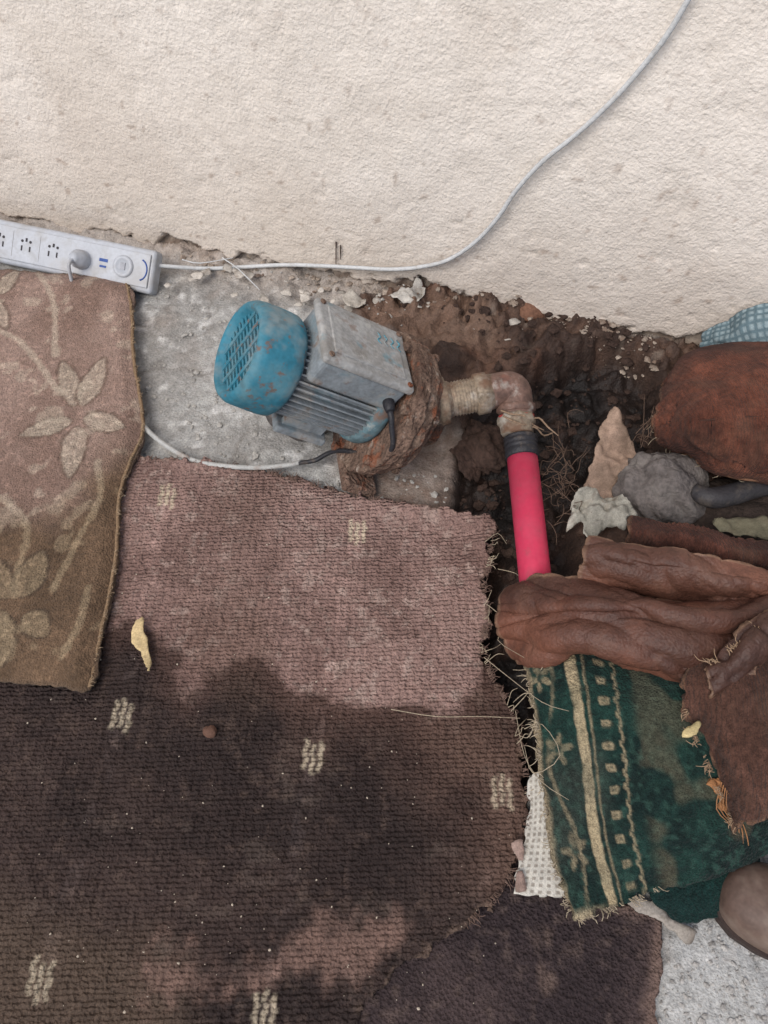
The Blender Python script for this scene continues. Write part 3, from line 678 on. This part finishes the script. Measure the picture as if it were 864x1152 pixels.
mk("seam",*tube([P(742,474,.112),P(778,474,.182),P(825,470,.203),P(876,468,.208),P(935,468,.204)],.0016,6,6),plain("seam_mat",C(60,40,33),.9),parent=cush)
mk("piping",*tube([P(750,500,.06),P(790,522,.095),P(830,537,.115),P(876,539,.125),P(935,532,.125)],.0035,8,6),plain("piping_mat",C(112,82,64),.9,var=.3,vs=200),parent=cush)
threads("frayed_threads",fringe([P(740,470,.1),P(742,492,.09),P(755,505,.06),P(792,522,.09),P(830,538,.11)],34,.01,.035,P(830,460)[:2]),.0005,thr,cush)
def chk(u,v,su,sv):
    a_=ss(.35,.2,np.abs((su/.011)%1-.5));b_=ss(.35,.2,np.abs((sv/.011)%1-.5))
    return lerp(np.broadcast_to(C(134,150,154),u.shape+(3,)),C(72,94,102),np.maximum(1-a_,1-b_)*.8)
cl=attr_mat("checked_cloth_mat",rough=.9,bumps=(('n',300,1),),var=.15)
sheet("checked_cloth",[[(796,372,.08),(820,358,.12),(850,346,.15),(900,340,.17),(960,345,.16)],[(790,386,.06),(822,380,.11),(850,370,.14),(900,365,.16),(960,368,.15)],[(800,396,.04),(830,402,.08),(860,402,.1),(900,402,.11),(960,402,.1)]],cl,chk,22,.003,.012,18)
mk("black_hose",*tube([P(780,552,.09),P(800,560,.095),P(825,556,.09),P(850,548,.085),P(900,538,.07),P(960,530,.05)],[.012,.016,.017,.017,.017,.017],14,6),plain("hose_mat",C(52,50,52),.6,spec=.35,var=.2,spots=((30,.55,.7,tuple(C(96,88,80)),.6),)))
big_lump("soil_heap",P(820,590,.0),.09,(1.7,.8,.75),plain("soil_mat",C(54,45,40),.95,var=.35,vs=30,bumps=(('n',60,1),('n',200,.7)),dist=.006),.3,2,15)
scrap("olive_cloth_scrap",[(795,592),(830,584),(880,590),(890,612),(830,608),(804,604)],.085,paper,.016,(108,104,86),.002,26,31)
leather=empty("brown_leather_cloth")
def fold1(u,v,su,sv):
    k=fbm(su,sv,5,2,301)
    return .010*np.sin(v*7+u*5+1+2*k)*ss(0,.15,u)+.008*np.abs(np.sin(v*10-u*7+2*k))+.003*fbm(su*.35,sv,36,3,222)-.008*rid(su*.35+sv*.25,sv,14,223)-.004*rid(su*.8,sv*.8-su*.3,26,227,6)+.0010*fbm(su,sv,80,3,225)
sheet("suede_strip",[[(708,583,.13),(745,586,.15),(790,596,.16),(835,606,.165),(900,612,.165),(980,610,.16)],
 [(706,598,.145),(745,602,.165),(790,612,.175),(835,622,.18),(900,630,.18),(980,628,.17)],
 [(704,614,.12),(745,620,.14),(790,632,.15),(835,642,.155),(900,650,.155),(980,650,.15)]],sue,suecol((80,49,40),(54,34,29)),16,.003,.008,20,leather,fold=lambda u,v,su,sv:.0016*np.sin(su*2*math.pi/.006))
sheet("upper_flap",[[(662,606,.16),(710,610,.18),(765,622,.19),(820,634,.195),(890,640,.19),(980,640,.18)],
 [(656,622,.165),(706,626,.19),(765,636,.20),(820,648,.205),(890,655,.20),(980,655,.19)],
 [(652,642,.15),(704,645,.17),(765,655,.175),(820,668,.18),(890,675,.175),(980,672,.165)],
 [(650,662,.11),(704,668,.12),(765,680,.13),(820,688,.13),(890,690,.13),(980,690,.13)]],lea,leacol((112,74,59),(78,51,41)),20,.0025,.006,12,leather,fold=lambda u,v,su,sv:.006*np.sin(v*8+u*4+2*fbm(su,sv,6,2,88))-.008*rid(su*.4,sv,16,224)-.004*rid(su,sv-su*.4,24,230,6)+.0010*fbm(su,sv,80,3,226))
sheet("lower_fold",[[(582,662,.06),(606,655,.10),(650,654,.125),(710,662,.135),(775,672,.14),(840,668,.14),(920,655,.13)],
 [(566,676,.07),(602,666,.125),(650,662,.155),(710,668,.17),(775,680,.175),(840,680,.175),(920,668,.165)],
 [(560,694,.07),(600,686,.13),(650,680,.165),(710,680,.185),(775,692,.195),(840,692,.195),(920,682,.185)],
 [(562,714,.06),(600,708,.115),(650,698,.15),(710,700,.165),(775,710,.17),(840,708,.17),(920,700,.165)],
 [(572,732,.05),(604,728,.10),(650,716,.145),(710,722,.165),(775,736,.175),(840,732,.175),(920,722,.17)],
 [(584,744,.035),(612,742,.08),(652,730,.125),(712,742,.145),(778,762,.15),(834,764,.15),(920,750,.14)],
 [(588,744,.01),(614,740,.04),(654,730,.07),(714,740,.09),(780,758,.09),(834,758,.09),(920,745,.09)]],lea,leacol(),20,.003,.004,10,leather,fold=fold1)
sheet("suede_flap",[[(776,752,.16),(806,738,.18),(836,722,.195),(862,706,.20),(920,690,.20),(980,680,.19)],
 [(770,796,.15),(806,782,.18),(836,764,.20),(866,748,.205),(920,735,.205),(980,730,.19)],
 [(782,830,.14),(812,822,.17),(842,815,.185),(872,808,.19),(920,800,.19),(980,795,.18)],
 [(804,876,.13),(826,872,.16),(852,868,.175),(880,864,.18),(920,858,.18),(980,850,.17)],
 [(826,934,.10),(842,928,.125),(864,926,.14),(886,924,.145),(920,915,.15),(980,905,.14)]],sue,suecol((88,61,51),(60,42,35)),18,.005,.012,11,leather,edge=.010,fold=lambda u,v,su,sv:-.009*rid(su,sv*.6,11,228)+.004*np.sin(su*55+3*fbm(su,sv,7,2,66))+.0012*fbm(su,sv,90,3,229))
sheet("crumpled_edge",[[(796,744,.19),(818,722,.20),(842,704,.212),(880,688,.215),(940,672,.21)],
 [(796,762,.20),(826,742,.215),(850,722,.228),(886,704,.23),(945,690,.22)],
 [(800,784,.185),(836,768,.20),(862,748,.212),(892,730,.212),(948,716,.20)]],lea,leacol((98,66,53),(66,44,36)),24,.0025,.012,22,leather,edge=.012,seed=14,fold=lambda u,v,su,sv:-.009*rid(su,sv,22,231))
dmy=[P(770,796,.16),P(782,830,.15),P(804,876,.14),P(826,934,.11)]
threads("suede_threads",fringe(dmy,60,.004,.020,P(900,850)[:2])+fringe([P(800,750,.2),P(830,728,.215),P(860,706,.22)],30,.006,.028),.0006,plain("tan_thread",C(150,126,102),.9),leather)
orange=plain("orange_foam",C(150,106,70),.95,var=.3,bumps=(('n',200,1),))
bb=B()
for i in range(26):
    t=rng.random();p=P(802+t*28+rng.normal(0,2),872+t*62,.13-.05*t);v,f_=ico(1);bb.add(v*(1+.3*rng.normal(size=(len(v),1)))*rng.uniform(.002,.007)+p,f_)
bb.out("foam_bits",[orange],leather,False)
threads("hanging_yarn",[[P(812+k*2,880+k*3,.13),P(806+k*4,910,.11),P(822+k*3,930,.09),P(812+k*6,950,.07),P(830+k*2,958,.06)] for k in range(6)],.0008,plain("yarn",C(150,108,74),.9),leather)
scrap("yellow_foam_scrap",[(758,832),(768,824),(782,812),(788,814),(780,828),(764,834)],.15,paper,.008,(200,182,134),.004,30,41,sp=.0025)
gmt=attr_mat("green_rug_mat",rough=.97,bumps=(('n',260,1.0),('v',330,.6)),dist=.0035,strength=.9,var=.34,vs=130,spec=.12,sheen=.04)
def grn(u,v,su,sv):
    n1=fbm(su,sv,10,4,231);n2=fbm(su,sv,70,3,232);n3=fbm(su,sv,160,2,233)
    c=lerp(C(26,50,44),C(17,32,30),ss(-.4,.4,n1+.5*n2));c=lerp(c,C(46,72,63),.6*ss(.15,.6,n3+.5*n1))
    cr=C(160,145,116);x=su
    s1=.060
    wr=.7+.3*ss(-.5,.2,n2)
    c=lerp(c,cr*.9,wr*ss(.0070,.0055,np.abs(x-s1+.001*n2)))
    c=lerp(c,cr*.6,.8*ss(.0022,.001,np.abs(x-(s1+.013))))
    c=lerp(c,cr*.8,.8*wr*ss(.0025,.0012,np.abs(x-(s1+.048)+.0015*np.sin(sv*400))))
    cell=(sv/.024)%1-.5
    c=lerp(c,cr*.75,.85*wr*ss(.0070,.005,np.abs(x-(s1+.031)+.001*n2))*ss(.20,.13,np.abs(cell))*(1-.7*ss(.06,.03,np.abs(cell))*ss(.003,.001,np.abs(x-(s1+.031)))))
    for k,(fx,fv) in enumerate([(.028,.13),(.022,.30),(.030,.23),(.020,.05),(.026,.385)]):
        dx=x-fx;dy=sv-fv;r=np.hypot(dx,dy);th=np.arctan2(dy,dx)
        rad=.018*(.62+.38*np.cos(5*th+k));m=ss(.002,-.002,r-rad+.003*n2)
        m=m*(1-.9*ss(.006,.003,r));c=lerp(c,cr*.8,.8*m*(.7+.4*n2))
    l=np.abs(x-(.025+.011*np.sin(sv*34)));c=lerp(c,cr*.65,.6*ss(.0030,.0015,l)*ss(-.3,.1,n1))
    c=lerp(c,C(136,122,98),ss(.009,.003,x+.004*n2));
    L=sv.max();c=lerp(c,C(156,142,116),.9*ss(.010,.002,L-sv+.006*n2)*ss(.2,.1,u))
    c=lerp(c,cr*.35,.35*ss(.25,.45,fbm(su,sv,22,2,238))*ss(s1+.06,s1+.08,x))
    c=lerp(c,C(84,86,76),.3*ss(.2,.6,fbm(su,sv,6,4,239)))
    return c
green=empty("green_prayer_rug")
sheet("pile",[[(596,742,.055),(638,726,.085),(700,728,.105),(765,745,.11),(830,755,.11),(910,755,.10)],
 [(600,772,.075),(644,758,.105),(706,762,.12),(768,776,.125),(836,785,.12),(915,790,.11)],
 [(604,815,.08),(652,804,.105),(712,806,.12),(774,815,.125),(842,822,.12),(918,822,.11)],
 [(610,880,.06),(660,868,.085),(720,866,.10),(782,868,.105),(850,870,.10),(925,862,.09)],
 [(620,955,.04),(670,943,.055),(728,932,.07),(792,922,.075),(862,912,.075),(935,900,.07)],
 [(644,1036,.018),(690,1022,.028),(742,1000,.035),(803,980,.045),(872,955,.05),(942,930,.05)]],gmt,grn,24,.007,.014,9,green,fold=lambda u,v,su,sv:.006*np.sin(u*9+v*3)+.0012*fbm(su,sv,160,2,5),edge=.008)
eL=[P(596,742,.06),P(600,772,.08),P(604,815,.085),P(610,880,.065),P(620,955,.045),P(644,1036,.022),P(690,1022,.03),P(742,1000,.04)]
threads("fringe",fringe(eL,230,.003,.014,P(720,880)[:2])+fringe(eL[:4],20,.015,.035,P(720,880)[:2]),.0006,thr,green)
mk("back_fold",*(lambda A_:(A_.reshape(-1,3),gridfaces(*A_.shape[:2])))(np.array([catmull([P(x,y,h) for x,y,h in r],8) for r in
 [[(600,745,.04),(625,735,.075),(660,728,.09)],[(592,760,.05),(615,752,.085),(655,745,.10)],[(600,790,.05),(612,775,.08),(640,765,.095)]]])),plain("backing_mat",C(140,122,98),.95,var=.35,bumps=(('n',300,1),)),parent=green)
def teal(u,v,su,sv): return lerp(C(22,50,46),C(16,36,34),ss(-.4,.4,fbm(su,sv,20,4,241)))
sheet("lower_fold",[[(728,1000,.02),(760,985,.03),(800,975,.035),(850,955,.035)],[(738,1016,.018),(768,1010,.024),(800,1004,.026),(850,990,.026)],[(756,1032,.010),(776,1036,.012),(798,1030,.012),(850,1015,.012)]],gmt,teal,12,.006,.004,20,green)
def meshc(u,v,su,sv):
    a_=ss(.30,.2,np.abs((su/.0075)%1-.5));b_=ss(.30,.2,np.abs((sv/.0075)%1-.5))
    return lerp(np.broadcast_to(C(184,180,170),u.shape+(3,)),C(126,118,108),a_*b_*.8)
sheet("mesh_backing",[[(596,872,.026),(612,868,.034),(630,866,.038)],[(594,930,.024),(612,928,.032),(634,925,.036)],[(584,975,.022),(608,975,.026),(640,975,.03)],[(580,1004,.018),(604,1008,.022),(650,1010,.022)]],attr_mat("mesh_mat",rough=.85,bumps=(('n',300,1),),var=.15),meshc,36,.002,.005,25,edge=.006)
scrap("floral_scrap",[(577,950),(588,945),(586,975),(590,1000),(580,1004),(582,975)],.028,paper,.004,(150,128,118),.002,40,43)
scrap("grey_rag",[(690,1012),(715,1010),(738,1014),(756,1032),(784,1048),(776,1062),(756,1050),(740,1036),(716,1026)],.010,paper,.004,(146,139,130),.002,40,45)
items=[]
for i in range(46):
    c=np.array([rng.normal(628,12),rng.normal(545,28)]);q=[]
    d=rng.normal(0,1,2);d/=np.linalg.norm(d)
    for k in range(5):
        q.append(P(c[0],c[1],.06+.03*rng.random()));c=c+d*rng.uniform(5,12);d=d+rng.normal(0,.8,2);d/=np.linalg.norm(d)
    items.append(q)
for i in range(16):
    c=np.array([rng.normal(728,8),rng.normal(492,10)]);q=[];d=np.array([rng.normal(.6,.4),-1+rng.normal(0,.5)])
    for k in range(4): q.append(P(c[0],c[1],.09+.02*rng.random()));c=c+d*rng.uniform(4,9);d=d+rng.normal(0,.4,2)
    items.append(q)
threads("dry_fibres",items,.0006,plain("fibre_mat",C(98,80,68),.95))
# ------------------------------------------------------------------ shoe (toe enters lower right)
toe=P(800,1000,0);hd=P(1010,1090,0)-toe;hd[2]=0;hd/=np.linalg.norm(hd);sdv=np.array([-hd[1],hd[0],0])
shoe=empty("brown_shoe",Matrix([[hd[i],sdv[i],(0,0,1)[i],(toe[0],toe[1],.006)[i]] for i in range(3)]+[[0,0,0,1]]))
ts=[0,.004,.012,.03,.06,.10,.14,.18,.22,.26,.285,.292];wd=[.004,.022,.034,.045,.051,.052,.046,.040,.038,.037,.028,.004];ht=[.012,.026,.036,.046,.054,.068,.088,.10,.105,.10,.085,.07]
def loft(top,scale,z0,zs):
    V=[];ns=28
    for t,wv,hv in zip(ts,wd,ht):
        for k in range(ns):
            an=2*math.pi*k/ns;c,s=math.cos(an),math.sin(an)
            y=wv*scale*math.copysign(abs(c)**.8,c);z=(hv*(max(s,0)**.75) if top else (zs if s>0 else 0))
            V.append((t-(0 if top else .002),y,z0+z))
    F=[(i*ns+k,i*ns+(k+1)%ns,(i+1)*ns+(k+1)%ns,(i+1)*ns+k) for i in range(len(ts)-1) for k in range(ns)]
    F+=[tuple(range(ns-1,-1,-1)),tuple(range((len(ts)-1)*ns,len(ts)*ns))]
    return V,F
shm=plain("shoe_leather",C(94,76,67),.55,spec=.35,var=.15,vs=30,bumps=(('n',120,.6),),dist=.001,strength=.4,spots=((16,.5,.7,tuple(C(132,118,106)),.6),))
o=mk("upper",*loft(True,1,.014,0),shm,parent=shoe);mo=o.modifiers.new('u','SUBSURF');mo.levels=1;mo.render_levels=2
mk("sole",*loft(False,1.06,0,.016),plain("sole_mat",C(60,50,46),.8),parent=shoe,smooth=False)
mk("toe_seam",*tube([(.075,-.049,.035),(.068,-.03,.062),(.064,0,.072),(.068,.03,.062),(.075,.049,.035)],.0016,6,6),plain("seam_dark",C(60,44,38),.8),parent=shoe)
print("objects",len(bpy.data.objects))
